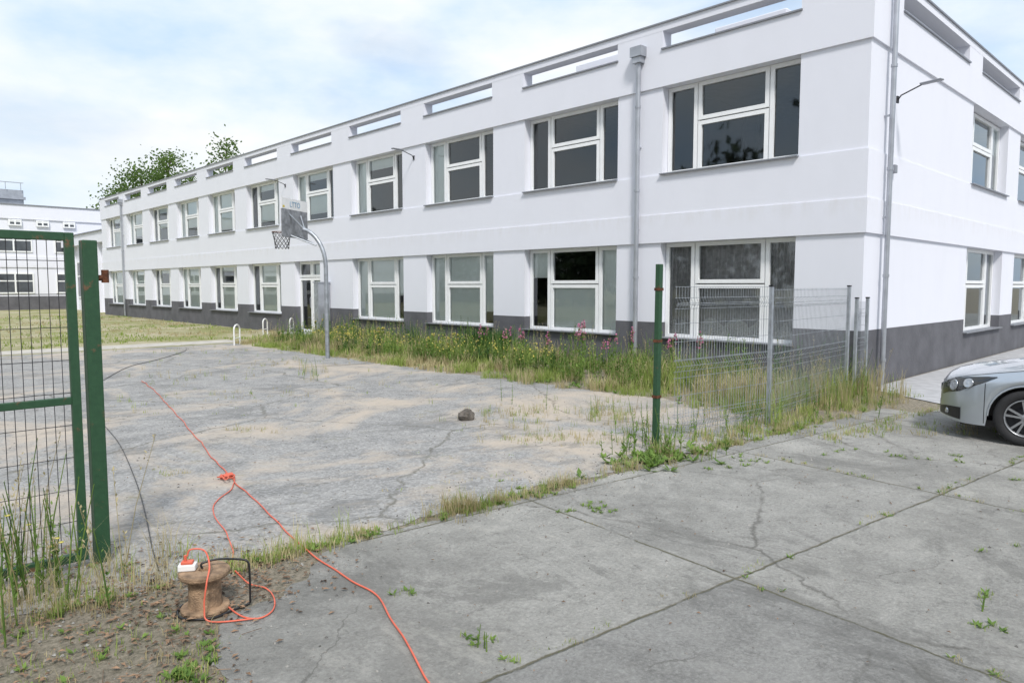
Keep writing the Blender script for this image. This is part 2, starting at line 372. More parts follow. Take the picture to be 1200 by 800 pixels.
def frame_rects(W_, H_):
    c1, c2 = .23*W_, .755*W_
    zt = H_*.57
    return [(0, 0, c1, H_), (c1, 0, c2, zt), (c1, zt, c2, H_), (c2, 0, W_, H_)]
def make_window(W_, H_, cover, parent, loc, rz=0, tilt=None):
    f = MB()
    f.box(.245, 0, 0, .31, W_, .06); f.box(.245, 0, H_-.06, .31, W_, H_)
    f.box(.245, 0, .06, .31, .06, H_-.06); f.box(.245, W_-.06, .06, .31, W_, H_-.06)
    rects = frame_rects(W_, H_)
    p = MB()
    for (a, z0, b, z1) in rects:
        a += .012; b -= .012; z0 += .012; z1 -= .012; t = .075
        f.box(.225, a, z0, .295, b, z0+t); f.box(.225, a, z1-t, .295, b, z1)
        f.box(.225, a, z0+t, .295, a+t, z1-t); f.box(.225, b-t, z0+t, .295, b, z1-t)
        p.add([(.27, a+t, z0+t), (.27, b-t, z0+t), (.27, b-t, z1-t), (.27, a+t, z1-t)], [(0, 3, 2, 1)])
    for yy in (.23*W_, .755*W_): f.box(.262, yy-.02, .06, .30, yy+.02, H_-.06)
    fo = f.build('window', 'pvc', parent); fo.location = loc; fo.rotation_euler = (0, 0, rz)
    p.build('pane', 'glass', fo)
    MB().box(-.045, -.015, -.001, .245, W_+.015, .022).build('sill', 'sill', fo)
    bl = MB(); cu = MB(); la = MB()
    for typ, idx, fr in cover:
        a, z0, b, z1 = rects[idx]
        a += .05; b -= .05
        if typ == 'blind': zz = z1-(z1-z0)*fr; bl.add([(.315, a, zz), (.315, b, zz), (.315, b, z1), (.315, a, z1)], [(0, 1, 2, 3)])
        else:
            n = 60; mb = cu if typ == 'curtain' else la; vs = []
            for i in range(n+1):
                y = a+(b-a)*i/n; x = .38+.03*math.sin(i*.9)+.012*math.sin(i*2.3)
                if typ == 'curtain': vs += [(x, y, z0), (x, y, z1)]
                else: vs += [(x-.05, y, z0), (x-.05, y, z0+(z1-z0)*(fr*.6+fr*.4*abs(math.cos(i/n*math.pi*2.5))))]
            mb.add(vs, [(2*i, 2*i+2, 2*i+3, 2*i+1) for i in range(n)], True)
    if bl.v: bl.build('blind', 'blind', fo)
    if cu.v: cu.build('curtain', 'curtain', fo)
    if la.v: la.build('lace_curtain', 'lace', fo)
    return fo
HL, HU = Z['h1']-Z['b'], Z['h2']-Z['s2']
low = {0: [('curtain', 2, 1), ('curtain', 1, 1), ('curtain', 0, 1), ('curtain', 3, 1), ('lace', 1, .40), ('lace', 3, .20), ('lace', 0, .20)],
       1: [('blind', 1, .97), ('blind', 0, 1), ('blind', 3, .35)],
       2: [('blind', 1, .98), ('blind', 2, 1), ('blind', 3, 1), ('blind', 0, .8)],
       3: [('blind', 1, .98), ('blind', 2, 1), ('blind', 3, 1), ('blind', 0, .6)]}
rnd = random.Random(3)
for i, (a, b) in enumerate(OP):
    cv = low.get(i, [('blind', rnd.choice([0, 3]), rnd.uniform(.5, 1)), ('blind', 1, .95), ('blind', 2, rnd.choice([.3, 1]))])
    if i != 4: make_window(WW, HL, cv, school, (0, a, Z['b']))
    cu = {2: [('blind', 3, 1)], 3: [('blind', 3, 1), ('blind', 2, .5)], 1: [], 0: []}.get(i, [('blind', rnd.choice([0, 3]), 1), ('blind', 1, rnd.uniform(.2, 1)), ('blind', 2, rnd.choice([.4, 1]))] if i > 3 else [])
    make_window(WW, HU, cu, school, (0, a, Z['s2']))
# glazed entrance behind the basketball pole
dW = DOOR[1]-DOOR[0]; df = MB(); dp = MB(); t_ = .09
for (a, z0, b, z1) in ((0, .08, dW*.5, 2.05), (dW*.5, .08, dW, 2.05), (0, 2.05, dW*.5, 2.63), (dW*.5, 2.05, dW, 2.63)):
    a += .012; b -= .012; z0 += .01; z1 -= .01
    df.box(.225, a, z0, .30, b, z0+t_); df.box(.225, a, z1-t_, .30, b, z1); df.box(.225, a, z0+t_, .30, a+t_, z1-t_); df.box(.225, b-t_, z0+t_, .30, b, z1-t_)
    dp.add([(.27, a+t_, z0+t_), (.27, b-t_, z0+t_), (.27, b-t_, z1-t_), (.27, a+t_, z1-t_)], [(0, 3, 2, 1)])
do = df.build('entrance_door', 'pvc', school, (0, DOOR[0], 0)); dp.build('pane', 'glass', do)
MB().tube([(.20, dW*.5+.06, .95), (.17, dW*.5+.06, 1.0), (.17, dW*.5+.06, 1.3), (.20, dW*.5+.06, 1.35)], .012, 6).build('handle', 'zinc', do)
MB().box(-.7, 0, -.05, .30, dW, .08).build('doorstep', 'paving', do)
MB().add([(.33, .1, .9), (.33, dW*.5-.1, .9), (.33, dW*.5-.1, 2.5), (.33, .1, 2.5)], [(0, 1, 2, 3)]).build('blind', 'blind', do)
for i, (a, b) in enumerate(RW):
    make_window(b-a, HL, [('blind', 3, .4)], school, (b, 0, Z['b']), R(90))
    make_window(b-a, HU-.02, [('blind', 0, .4)], school, (b, 0, Z['s2']), R(90))
def pipe(x, y, z0, z1, hop, nx, ny):
    rr_ = .050 if hop else .043
    d = MB(); d.tube([(x, y, z0), (x, y, z1)], rr_, 12)
    for z in (z0+.4, 1.9, 3.7, 5.4): d.tube([(x, y, z), (x, y, z+.05)], rr_+.010, 12)
    o = d.build('downpipe', 'zinc', school)
    if hop: MB().box(x-.12, y-.14, 6.42, x+.072, y+.14, 6.62).box(x-.09, y-.10, 6.30, x+.07, y+.10, 6.42).build('rain_hopper', 'zinc', o)
    for z in (2.9, 4.6): MB().box(x-.02*abs(ny), y-.02, z, x+(.12 if nx else .02), y+(.12 if ny else .02), z+.03).build('pipe_bracket', 'zinc', o)
pipe(-.075, 4.56, .05, 6.35, True, 1, 0)
pipe(-.075, 40.2, .05, 6.35, True, 1, 0)
pipe(.73, -.085, .05, 7.2, False, 0, 1)
def wall_lamp(loc, rz):
    p = MB(); p.box(-.02, -.03, -.06, .0, .03, .06); p.tube([(-.02, 0, 0), (-.07, 0, .06), (-.42, 0, .16)], .012, 8)
    o = p.build('wall_lamp', 'dark', school); o.location = loc; o.rotation_euler = (0, 0, rz)
    h = MB(); h.box(-.75, -.055, .155, -.40, .055, .185); h.build('lamp_head', 'sill', o, bevel=.01)
wall_lamp((1.18, -.0, 4.96), R(78)); wall_lamp((.04, 12.5, 5.42), R(0)); wall_lamp((.04, 20.45, 5.42), 0)
MB().box(1.05, -.06, 3.70, 1.17, .02, 3.84).build('junction_box', 'sill', school, bevel=.01)

# ------------------------------------------------------------ far buildings
def simple_window(parent, x, y, z, ww, hh, face):
    f = MB(); t = .09
    def bx(a0, z0, a1, z1, d0, d1, mb):
        if face == 'y': mb.box(x+a0, y+d0, z+z0, x+a1, y+d1, z+z1)
        else: mb.box(x+d0, y+a0, z+z0, x+d1, y+a1, z+z1)
    bx(0, 0, ww, t, -.02, .1, f); bx(0, hh-t, ww, hh, -.02, .1, f); bx(0, t, t, hh-t, -.02, .1, f); bx(ww-t, t, ww, hh-t, -.02, .1, f); bx(ww/2-.05, t, ww/2+.05, hh-t, -.02, .1, f); bx(t, hh*.58, ww-t, hh*.58+.08, -.018, .1, f)
    o = f.build('window', 'pvc', parent); g = MB(); bx(t, t, ww-t, hh-t, -.006, .05, g); g.build('pane', 'farpane', o)
WY = 58.0
wing = empty('school_wing', (0, WY, 0), 0, 'white flat-roofed wing closing the far left end of the yard', 'building')
wb = MB(); wb.box(-60, .05, 1.0, 10, 9, 7.0); wb.box(-60, -.05, 6.6, 10, 9.05, 7.6); wb.box(-60.01, -.02, 3.1, 10.01, 9, 3.9)
wb.build('wall', 'plaster', wing); MB().box(-60, .03, -.1, 10, 9, 1.0).build('plinth', 'plinth', wing)
MB().box(-60.1, -.12, 7.6, 10.1, 9.1, 7.66).build('coping', 'sill', wing)
rb = MB(); rb.box(-9, 2.2, 7.66, -1.2, 7, 8.9); rb.build('plant_room', 'zinc', wing)
rr = MB()
for k in range(9): rr.box(-9+k*.95, 2.0, 8.9, -8.96+k*.95, 2.04, 9.4)
rr.box(-9, 2.0, 9.4, -1.2, 2.05, 9.45); rr.box(-9.1, 2.0, 8.2, -1.1, 2.19, 8.4); rr.build('roof_railing', 'zinc', wing)
for k in range(8):
    x = -22+k*3.7
    simple_window(wing, x, .0, 4.2, 2.3, 1.4, 'y'); simple_window(wing, x, .0, 1.2, 2.3, 1.5, 'y')
for k in range(3): simple_window(wing, -2.6+k*1.7, -.1, 6.1, .8, .45, 'y')
con = empty('link_building', (0, L, 0), 0, 'lower white link block joining the long school building to the far wing', 'building')
cb = MB(); cb.box(1.0, .05, 0, 8, 13.2, 4.6); cb.box(.6, .05, 4.6, 8, 13.2, 5.3)
for k in range(4): cb.box(.62, .4+k*3.4, 0, 1.0, 1.1+k*3.4, 4.6)
cb.build('wall', 'plaster', con); MB().box(.5, .05, 5.3, 8, 13.2, 5.36).build('coping', 'sill', con)
for k in range(3): simple_window(con, .95, 1.4+k*3.4, .9, 2.1, 2.6, 'x')

# ------------------------------------------------------------ trees
def leafcloud(mb, clumps, n, size):
    for (cx, cy, cz, cr) in clumps:
        for _ in range(n):
            d = Vector((random.gauss(0, 1), random.gauss(0, 1), random.gauss(0, .8)))*cr*.5
            p = Vector((cx, cy, cz))+d
            a = Vector((random.uniform(-1, 1), random.uniform(-1, 1), random.uniform(-1, 1))).normalized()
            b = a.cross(Vector((random.random(), random.random(), random.random()+.1))).normalized()
            s = size*random.uniform(.6, 1.3)
            mb.add([p-a*s*.5, p+b*s*.32, p+a*s*.5, p-b*s*.32], [(0, 1, 2, 3)])
def make_tree(loc, H_, rad, label, n=70, k=75, size=.3, zb=.5):
    t = empty('broadleaf_tree', loc, 0, label, 'tree', 'trees beyond the school roof')
    tr = MB(); tr.tube([(0, 0, 0), (.1, .1, H_*.3), (-.1, .15, H_*.6), (.05, 0, H_*.92)], [.32, .24, .15, .03], 8)
    cl = []
    for i in range(n):
        u = random.random(); z = H_*(zb+(1-zb)*u); a = random.uniform(0, 6.28)
        rr = rad*(1-u**2.2*.75)*math.sqrt(random.random())
        c_ = (rr*math.cos(a), rr*math.sin(a), z-.4); cl.append((*c_, random.uniform(.7, 1.5)))
        if i % 4 == 0: tr.tube([(0, .1, max(H_*.2, z-1.8)), (c_[0]*.6, c_[1]*.6, z-.8), c_], [.09, .05, .015], 5)
    tr.build('trunk', 'bark', t); cr = MB(); leafcloud(cr, cl, k, size); cr.build('crown', 'treeleaf', t)
def cam2w(px, Y):
    X = (px-600)/F*Y; return Vector((CAM.x+CA*X+SA*Y, CAM.y-SA*X+CA*Y, 0))
make_tree(cam2w(172, 75), 14.2, 4.4, 'bushy green tree rising behind the far end of the school roof', 76, 60, .30)
make_tree(cam2w(204, 78), 16.4, 4.4, 'middle tree of the three behind the school roof, beside the bushy one', 84, 60, .30)
make_tree(cam2w(270, 70), 16.0, 2.2, 'slender pointed treetop standing alone above the school roof', 50, 50, .28)
make_tree(cam2w(142, 80), 12.4, 3.0, 'low treetop at the left end of the trees behind the school roof', 36, 52, .30)
wd = MB(); cl = []
def wtree(x, y, h):
    wd.tube([(x, y, 0), (x, y, h*.8)], [.35, .1], 6)
    for k in range(32):
        u = random.random()**1.15; a = random.uniform(0, 6.28); rr = 3.4*math.sqrt(random.random())*(1.1-.5*u)
        cl.append((x+rr*math.cos(a), y+rr*math.sin(a), 1.0+(h-1.0)*u, 2.1))
for i in range(24): wtree(-38+random.uniform(-5, 3), -30+i*4.7, random.uniform(13, 22) if i < 11 else random.uniform(7, 12))
for i in range(7): wtree(-16+i*7, -42+random.uniform(-3, 3), random.uniform(9, 13))
leafcloud(wd, cl, 32, .85)
tag(wd.build('woodland', 'woodleaf'), 'dark wood across the yard mirrored in the windows', 'wood', kind='stuff')

# ------------------------------------------------------------ plants
def blade(mb, x, y, h, w_, lean=.4, z=0):
    a = random.uniform(0, 6.28); dx, dy = math.cos(a), math.sin(a); nx, ny = -dy*w_/2, dx*w_/2
    l1 = lean*h*.3*random.random(); l2 = lean*h*random.uniform(.4, 1)
    mb.add([(x-nx, y-ny, z), (x+nx, y+ny, z), (x+nx*.8+dx*l1, y+ny*.8+dy*l1, z+h*.55), (x-nx*.8+dx*l1, y-ny*.8+dy*l1, z+h*.55), (x+dx*l2, y+dy*l2, z+h)], [(0, 1, 2, 3), (3, 2, 4)])
def tuft(mb, x, y, n, h, r, w_=.008, lean=.6):
    for _ in range(n):
        a = random.uniform(0, 6.28); q = r*math.sqrt(random.random())
        blade(mb, x+q*math.cos(a), y+q*math.sin(a), h*random.uniform(.4, 1), w_*random.uniform(.6, 1.3), lean)
def rosette(mb, x, y, n, s, z=0, up=.5):
    for _ in range(n):
        a = random.uniform(0, 6.28); e = random.uniform(.1, up+.3); l = s*random.uniform(.5, 1)
        d = Vector((math.cos(a)*math.cos(e), math.sin(a)*math.cos(e), math.sin(e))); sd = Vector((-math.sin(a), math.cos(a), 0))*l*.2
        o = Vector((x, y, z+.005)); mb.add([o, o+d*l*.5+sd, o+d*l, o+d*l*.5-sd], [(0, 1, 2, 3)])
def weedstalk(mb, x, y, h, s=.07):
    lx, ly = random.uniform(-.2, .2)*h, random.uniform(-.2, .2)*h
    mb.tube([(x, y, 0), (x+lx*.4, y+ly*.4, h*.5), (x+lx, y+ly, h)], [.005, .004, .002], 4, False)
    for k in range(int(h*38)):
        u = random.uniform(.08, 1); rosette(mb, x+lx*u*u, y+ly*u*u, 1, s*(1.25-u), h*u, .7)
def drystem(mb, x, y, h):
    lx, ly = random.uniform(-.25, .25)*h, random.uniform(-.25, .25)*h
    mb.tube([(x, y, 0), (x+lx*.4, y+ly*.4, h*.5), (x+lx, y+ly, h)], [.003, .0025, .0015], 3, False)
    for k in range(14):
        u = random.uniform(.68, 1.02); rosette(mb, x+lx*u*u, y+ly*u*u, 1, .035, h*u, 1.0)
g1, g2, lf, ld, yf = MB(), MB(), MB(), MB(), MB()
def dens(x, y, f=1.0): return mn.noise(Vector((x*f, y*f, 1.3)))
for _ in range(5200):
    x = random.uniform(-3.6, -.02); y = random.uniform(-.35, 17.8); d = dens(x, y, .9)
    if d < -.30 or (x < -2.8 and dens(x, y, 2) < -.05): continue
    near = 1 if y < 9 else .6
    mb = g2 if dens(x+5, y, 1.2)+random.uniform(-.35, .35) > (.16 if x > -2.4 else -.05) else g1
    hm = .7 if x < -2.6 else 1.1
    tuft(mb, x, y, int(9*near)+2, (random.uniform(.12, .38)+max(0, d)*.5)*hm, .09, .009 if y < 6 else .014)
for _ in range(190):
    cx, cy = random.uniform(-2.8, -.2), random.uniform(0, 17.3); hh = random.choice([.35, .5, .6, .8, .95]); mb = lf if random.random() < .75 else ld
    for k in range(7): weedstalk(mb, cx+random.gauss(0, .14), cy+random.gauss(0, .16), hh*random.uniform(.6, 1.05), random.choice([.08, .11, .14]))
for _ in range(300): drystem(g2, random.uniform(-3.1, -.1), random.uniform(-.2, 17), random.uniform(.4, .95))
for _ in range(500): rosette(lf, random.uniform(-3.4, -.1), random.uniform(-.3, 17), 8, .12)
for _ in range(14):
    x = random.uniform(-.9, -.2); y = random.uniform(8.2, 10.0)
    for k in range(60): blade(ld, x+random.gauss(0, .1), y+random.gauss(0, .12), random.uniform(.4, .75), .035, .6)
for _ in range(46):
    cx, cy = random.uniform(-2.8, -.5), random.uniform(5, 16)
    for k in range(12):
        q = Vector((cx+random.gauss(0, .16), cy+random.gauss(0, .2), random.uniform(.3, .55))); r = random.uniform(.012, .022)
        yf.add([q+Vector((r, 0, 0)), q+Vector((0, r, .006)), q-Vector((r, 0, 0)), q-Vector((0, r, .006))], [(0, 1, 2, 3)]); yf.add([q+Vector((r, 0, 0)), q+Vector((0, 0, r)), q-Vector((r, 0, 0)), q-Vector((0, 0, r))], [(0, 1, 2, 3)])
for _ in range(1100):
    x = random.uniform(-12.2, -1.2); y = -.94+random.gauss(0, .07)
    if dens(x, 0, 1.5) < .08 and random.random() < .86: continue
    mb = g2 if random.random() < .5 else g1; tuft(mb, x, y, 9, random.uniform(.03, .12), .055, .005)
    if random.random() < .25: rosette(lf, x, y, 9, .06)
for _ in range(60): x = random.choice([-9.2, -8.9, -8.0, -7.2])+random.gauss(0, .12); tuft(g2, x, -.93+random.gauss(0, .05), 10, random.uniform(.08, .2), .05, .004, .9)
for _ in range(480):
    t = random.random(); x = -6.9+t*6.9; y = -.70+random.gauss(0, .20)
    if dens(x, y, 1.6) < -.1: continue
    mb = g2 if random.random() < .45 else g1
    tuft(mb, x, y, 10, random.uniform(.06, .24), .07, .007)
for _ in range(120): x = -1.7+random.gauss(0, 1.0); tuft(g2 if random.random() < .5 else g1, x, -.05+random.gauss(0, .35), 14, random.uniform(.4, .85), .12, .007, .35)
for _ in range(60): drystem(g2, -2.2+random.gauss(0, 1.6), -.1+random.gauss(0, .35), random.uniform(.4, .8))
for _ in range(90): x = random.uniform(-6.8, -.4); weedstalk(lf, x, -.45+random.gauss(0, .28), random.uniform(.15, .55), .07)
for _ in range(60): rosette(lf, -6.6+random.gauss(0, .4), -.87+random.gauss(0, .15), 9, .12)
for _ in range(18): weedstalk(lf, -6.3+random.gauss(0, .35), -.7+random.gauss(0, .2), random.uniform(.2, .4), .09)
for _ in range(260):
    p = G0(random.uniform(830, 1190), random.uniform(497, 512)) if random.random() < .4 else Vector((random.uniform(-4.5, 4), -1.55+random.gauss(0, .08), 0))
    tuft(g2 if random.random() < .5 else g1, p.x, p.y, 8, random.uniform(.03, .13), .07, .007)
for (px, py, n) in ((545, 750, 4), (597, 775, 2), (690, 597, 10), (1040, 535, 5), (1115, 537, 8), (980, 528, 4), (470, 700, 3), (885, 541, 9), (850, 548, 8), (1145, 700, 3), (710, 601, 5), (600, 571, 5), (920, 660, 1), (1190, 640, 2), (1195, 565, 4), (1150, 735, 4)):
    for _ in range(n):
        p = G0(px+random.gauss(0, 14), py+random.gauss(0, 3)); rosette(lf, p.x, p.y, 7, .045); tuft(g1, p.x, p.y, 7, .045, .04, .004)
for (px, py, sx, sy, n, h) in ((365, 438, 10, 4, 12, .45), (330, 425, 60, 6, 60, .14), (215, 440, 40, 5, 30, .2), (610, 488, 40, 8, 110, .14), (650, 515, 40, 4, 90, .10),
        (695, 492, 5, 6, 8, .4), (720, 485, 18, 7, 60, .2), (290, 505, 25, 3, 24, .07), (540, 598, 16, 4, 60, .18), (300, 462, 30, 3, 20, .12), (440, 450, 60, 6, 20, .1), (200, 556, 20, 3, 16, .05),
        (800, 470, 40, 8, 30, .15), (150, 480, 25, 12, 14, .12), (200, 412, 70, 3, 40, .15), (240, 470, 60, 10, 20, .08), (560, 560, 50, 15, 14, .05), (760, 505, 25, 4, 30, .15)):
    for _ in range(n):
        p = G0(px+random.gauss(0, sx), py+random.gauss(0, sy)); tuft(g2 if random.random() < .6 else g1, p.x, p.y, 7, h*random.uniform(.4, 1.1), .05, .005)
for (px, py) in ((356, 445), (366, 441), (372, 446), (588, 470), (700, 488), (693, 494), (600, 474), (640, 480)):
    p = G0(px, py); weedstalk(lf, p.x, p.y, random.uniform(.25, .5), .06)
for _ in range(620):
    x = random.uniform(-14.3, -11.35); y = random.uniform(-4.6, .6); d = dens(x, y, 1.5)
    if d < .0 and random.random() < .75: continue
    tuft(g2 if random.random() < .4 else g1, x, y, 8, random.uniform(.02, .10), .07, .004)
    if random.random() < .45: rosette(lf, x, y, 9, .045)
for _ in range(30): x = -11.6+random.gauss(0, .4); tuft(g2, x, -.65+random.gauss(0, .25), 16, random.uniform(.15, .42), .09, .0035, .9)
for _ in range(12): x = -11.85+random.gauss(0, .4); tuft(g1, x, -.8+random.gauss(0, .3), 10, random.uniform(.12, .3), .08, .0045, .8)
for _ in range(22): drystem(g2, -12.0+random.gauss(0, .5), -.65+random.gauss(0, .3), random.uniform(.35, .85))
for _ in range(26): x = -10.7+random.gauss(0, .5); tuft(g2 if random.random() < .6 else g1, x, -.88+random.gauss(0, .10), 14, random.uniform(.08, .24), .07, .004, .8)
for _ in range(22): x = -12.2+random.gauss(0, .35); weedstalk(lf, x, -.7+random.gauss(0, .3), random.uniform(.25, .85), .05)
for _ in range(12): p = G0(random.uniform(190, 250), random.uniform(755, 800)); rosette(lf, p.x, p.y, 12, .06); tuft(g1, p.x, p.y, 10, .06, .06, .005)
for mb in (g1, g2, lf, ld, yf): mb.remap()
for _ in range(2800):
    x = random.uniform(-15, -.1); y = far_[1]+.4+28*random.random()**1.4
    if y < far_[1]+1.9 and x < -3: continue
    if dens(x, y, .5) < -.2: continue
    tuft(g2 if dens(x, y, .3) > .0 else g1, x, y, 4, random.uniform(.05, .15), .14, .03)
cs, sn = math.cos(-SLAB_ROT), math.sin(-SLAB_ROT)
def S(xp, yp): return (xp*cs-yp*sn, xp*sn+yp*cs)
for _ in range(1000):
    if random.random() < .5: q = (SJX+SW*random.randint(-1, 3), random.uniform(-7, -1.5))
    else: q = (random.uniform(-12, 3), SJY-SH*random.choice([1, 1, 2]))
    x, y = S(q[0]+random.gauss(0, .025), q[1]+random.gauss(0, .025))
    if dens(x, y, 1.8) < .06: continue
    tuft(g1 if random.random() < .45 else g2, x, y, 7, random.uniform(.012, .055), .035, .004)
    if random.random() < .3: rosette(lf, x, y, 6, .035)
tag(g1.build('green_grass', 'grass'), 'green grass growing in the bed and the cracks of the yard', 'grass', kind='stuff')
tag(g2.build('dry_grass', 'grass2'), 'straw coloured dry grass among the green weeds', 'grass', kind='stuff')
tag(lf.build('leafy_weeds', 'leafy'), 'low leafy weeds in the bed, seams and dirt', 'weeds', kind='stuff')
tag(ld.build('dark_weeds', 'leafdark'), 'darker leafy clumps in the bed under the windows', 'weeds', kind='stuff')
tag(yf.build('yellow_blooms', 'yellow'), 'tiny yellow blooms scattered through the bed', 'flowers', kind='stuff')
li = MB(); gt = MB()
def scrap(mb, x, y, s):
    a = random.uniform(0, 6.28); dx, dy = math.cos(a)*s, math.sin(a)*s; z = random.uniform(.008, .018)
    mb.add([(x-dx, y-dy, z), (x+dy*.5, y-dx*.5, z+.008), (x+dx, y+dy, z+.002), (x-dy*.5, y+dx*.5, z+.006)], [(0, 1, 2, 3)])
for _ in range(3800):
    x = random.uniform(-13.6, -11.4); y = random.uniform(-4.5, .2)
    if random.random() < .20: x = -11.2+random.gauss(0, .35); y = -1.1+random.gauss(0, .35)
    scrap(li, x, y, random.uniform(.008, .024))
for _ in range(600):
    p = (random.uniform(-11, -2), random.uniform(-6, -1)) if random.random() < .5 else (random.uniform(-12, -4), random.uniform(-.7, 8))
    scrap(li, *p, random.uniform(.006, .015))
for _ in range(160):
    x = random.uniform(-13.4, -11.3); y = random.uniform(-3.6, 0); a = random.uniform(0, 6.28); l = random.uniform(.03, .12)
    li.tube([(x, y, .012), (x+l*math.cos(a), y+l*math.sin(a), .02)], .002, 3, False)
for _ in range(3400):
    r_ = random.random()
    if r_ < .45: x, y = random.uniform(-11.8, -3.4), -.88+random.gauss(0, .3)
    elif r_ < .70: x, y = random.uniform(-12, -4), random.uniform(-.8, 6)
    elif r_ < .85: x, y = random.uniform(-13.3, -11), random.uniform(-3.5, 0)
    else: x, y = random.uniform(-11, -3), random.uniform(-5, -1)
    s = random.uniform(.005, .016); h = s*.7
    v5 = [(x+s*random.uniform(.6, 1)*math.cos(a), y+s*random.uniform(.6, 1)*math.sin(a), .003) for a in (0, 1.4, 2.6, 3.9, 5.1)]
    gt.add(v5+[(x+random.uniform(-.3, .3)*s, y, .004+h)], [(0, 1, 5), (1, 2, 5), (2, 3, 5), (3, 4, 5), (4, 0, 5)])
li.remap(); gt.remap()
tag(li.build('leaf_litter', 'litter'), 'brown dead leaves strewn over dirt and slabs', 'leaf litter', kind='stuff')
tag(gt.build('gravel', 'grit'), 'loose grit and crumbs of asphalt along the broken edges', 'gravel', kind='stuff')
def flower_plant(x, y, h, col, label, group, spike=True):
    x, y = T(x, y)
    t = empty('flowering_plant', (x, y, 0), 0, label, 'plant', group)
    s = MB()
    for j in range(3):
        ax, ay = random.gauss(0, .07), random.gauss(0, .07); hh = h*random.uniform(.75, 1)
        s.tube([(ax*.2, ay*.2, 0), (ax*.6, ay*.6, hh*.5), (ax, ay, hh)], [.006, .005, .003], 4, False)
        for k in range(22):
            u = random.uniform(.05, .95); rosette(s, ax*u, ay*u, 1, .11, hh*u, .8)
        fl = MB()
        for k in range(12 if spike else 8):
            u = random.uniform(.78, 1.04) if spike else random.uniform(.95, 1.02); q = .028*(1.25-u)*4 if spike else .03
            p = Vector((ax+random.gauss(0, q*.45), ay+random.gauss(0, q*.45), hh*u)); r = .021
            a = random.uniform(0, 3.14)
            fl.add([p+Vector((math.cos(a)*r, math.sin(a)*r, 0)), p+Vector((0, 0, r)), p-Vector((math.cos(a)*r, math.sin(a)*r, 0)), p-Vector((0, 0, r))], [(0, 1, 2, 3)])
            fl.add([p+Vector((r, 0, .004)), p+Vector((0, r, .004)), p-Vector((r, 0, -.004)), p-Vector((0, r, -.004))], [(0, 1, 2, 3)])
        fl.build('flower_head', col, t)
    s.build('foliage', 'leafy', t)
for i in range(10):
    flower_plant(random.uniform(-2.2, -.8), 2.4+i*.58+random.uniform(-.2, .2), random.uniform(.75, 1.08), 'pink', 'tall plant with pink flower spikes in the weedy bed under the windows', 'pink flowering plants in the bed')
for i in range(12):
    flower_plant(random.uniform(-2.6, -.7), 8+i*.75+random.uniform(-.2, .2), random.uniform(.5, .75), 'yellow', 'yellow flowering weed in the far half of the bed under the windows', 'yellow flowering weeds in the bed', False)
def solo(px, py, h, name, label, cat='plant', s=.06, flowers=None, n=5):
    p = G(px, py); t = empty(name, p, 0, label, cat); m_ = MB(); random.seed(px)
    for j in range(n):
        weedstalk(m_, random.gauss(0, .05), random.gauss(0, .05), h*random.uniform(.6, 1), s)
    m_.build('foliage', 'leafy', t)
    if flowers:
        for k in range(5):
            f = MB()
            q = Vector((random.gauss(0, .1), random.gauss(0, .1), h*random.uniform(.4, .9)))
            f.lathe([(0, 0), (.012, .002), (.015, .008), (.005, .006), (0, .01)], 8, Matrix.Translation(q))
            f.build('flower', flowers, t)
solo(28, 705, .85, 'tall_weed', 'tall thin weed growing against the green gate leaf', s=.05)
solo(62, 690, .55, 'tall_weed', 'leafy weed with small yellow flowers at the foot of the gate', flowers='yellow')
solo(8, 690, .6, 'tall_weed', 'leftmost weed, half out of frame below the gate mesh')
solo(548, 765, .12, 'small_weed', 'small weed sprouting alone from the nearest slab', s=.04, n=3)
solo(1140, 716, .10, 'small_weed', 'small green sprig on the slab near the lower right corner', s=.04, n=2)

# ------------------------------------------------------------ gate and fences
gp = G(120, 657)
post = empty('gate_post', (gp.x, gp.y, 0), 0, 'thick green steel gate post with rusty hinge beside the reel', 'gate post')
MB().box(-.042, -.042, -.1, .042, .042, 2.03).build('post', 'green', post, bevel=.006)
MB().tube([(.04, -.01, 1.80), (.09, -.01, 1.80)], .018, 8).tube([(.085, -.01, 1.77), (.085, -.01, 1.85)], .022, 8).build('hinge', 'rust', post)
gx, gy = gp.x-.085, gp.y-.03
leaf = empty('gate_leaf', (gx, gy, 0), 0, 'green framed gate leaf with wire mesh at the left edge', 'gate')
fr = MB(); LW = 2.6
fr.box(-.05, -.022, .05, 0, .022, 2.07)
fr.box(-LW, -.022, .05, -LW+.05, .022, 2.07)
for z0, z1 in ((.05, .10), (1.03, 1.075), (2.02, 2.07)): fr.box(-LW+.05, -.020, z0, -.05, .020, z1)
fr.build('frame', 'green', leaf, bevel=.004)
wm = MB(); x = -.09
while x > -LW+.07: wm.tube([(x, 0, .10), (x, 0, 2.02)], .0022, 4, False); x -= .05
for z in [.10+.2*k for k in range(1, 10)]: wm.tube([(-LW+.05, .004, z), (-.05, .004, z)], .0022, 4, False)
wm.build('wire_mesh', 'dark', leaf)
bp_ = G(768, 525)
p2 = empty('fence_post', (bp_.x, bp_.y, 0), 0, 'rust-speckled dark green post standing at the near end of the mesh fence', 'fence post')
MB().box(-.032, -.028, -.1, .032, .028, 1.98).build('post', 'green', p2, bevel=.005)
for z in (.55, 1.15, 1.7): MB().box(-.038, -.034, z, .038, .034, z+.03).build('clamp', 'rust', p2)
p2.rotation_euler = (R(.2), R(.35), 0)
pts = [Vector((*T(*q), 0)) for q in ((-5.98, -.55), (-4.02, -.60), (-.95, -.18), (-.62, -.16), (-.12, -.14))]
pts[4] = Vector((-.10, -.10, 0))
fo_ = pts[1].copy()
fence = empty('mesh_fence', fo_, 0, 'galvanised welded mesh fence running from the green post to the building corner', 'fence')
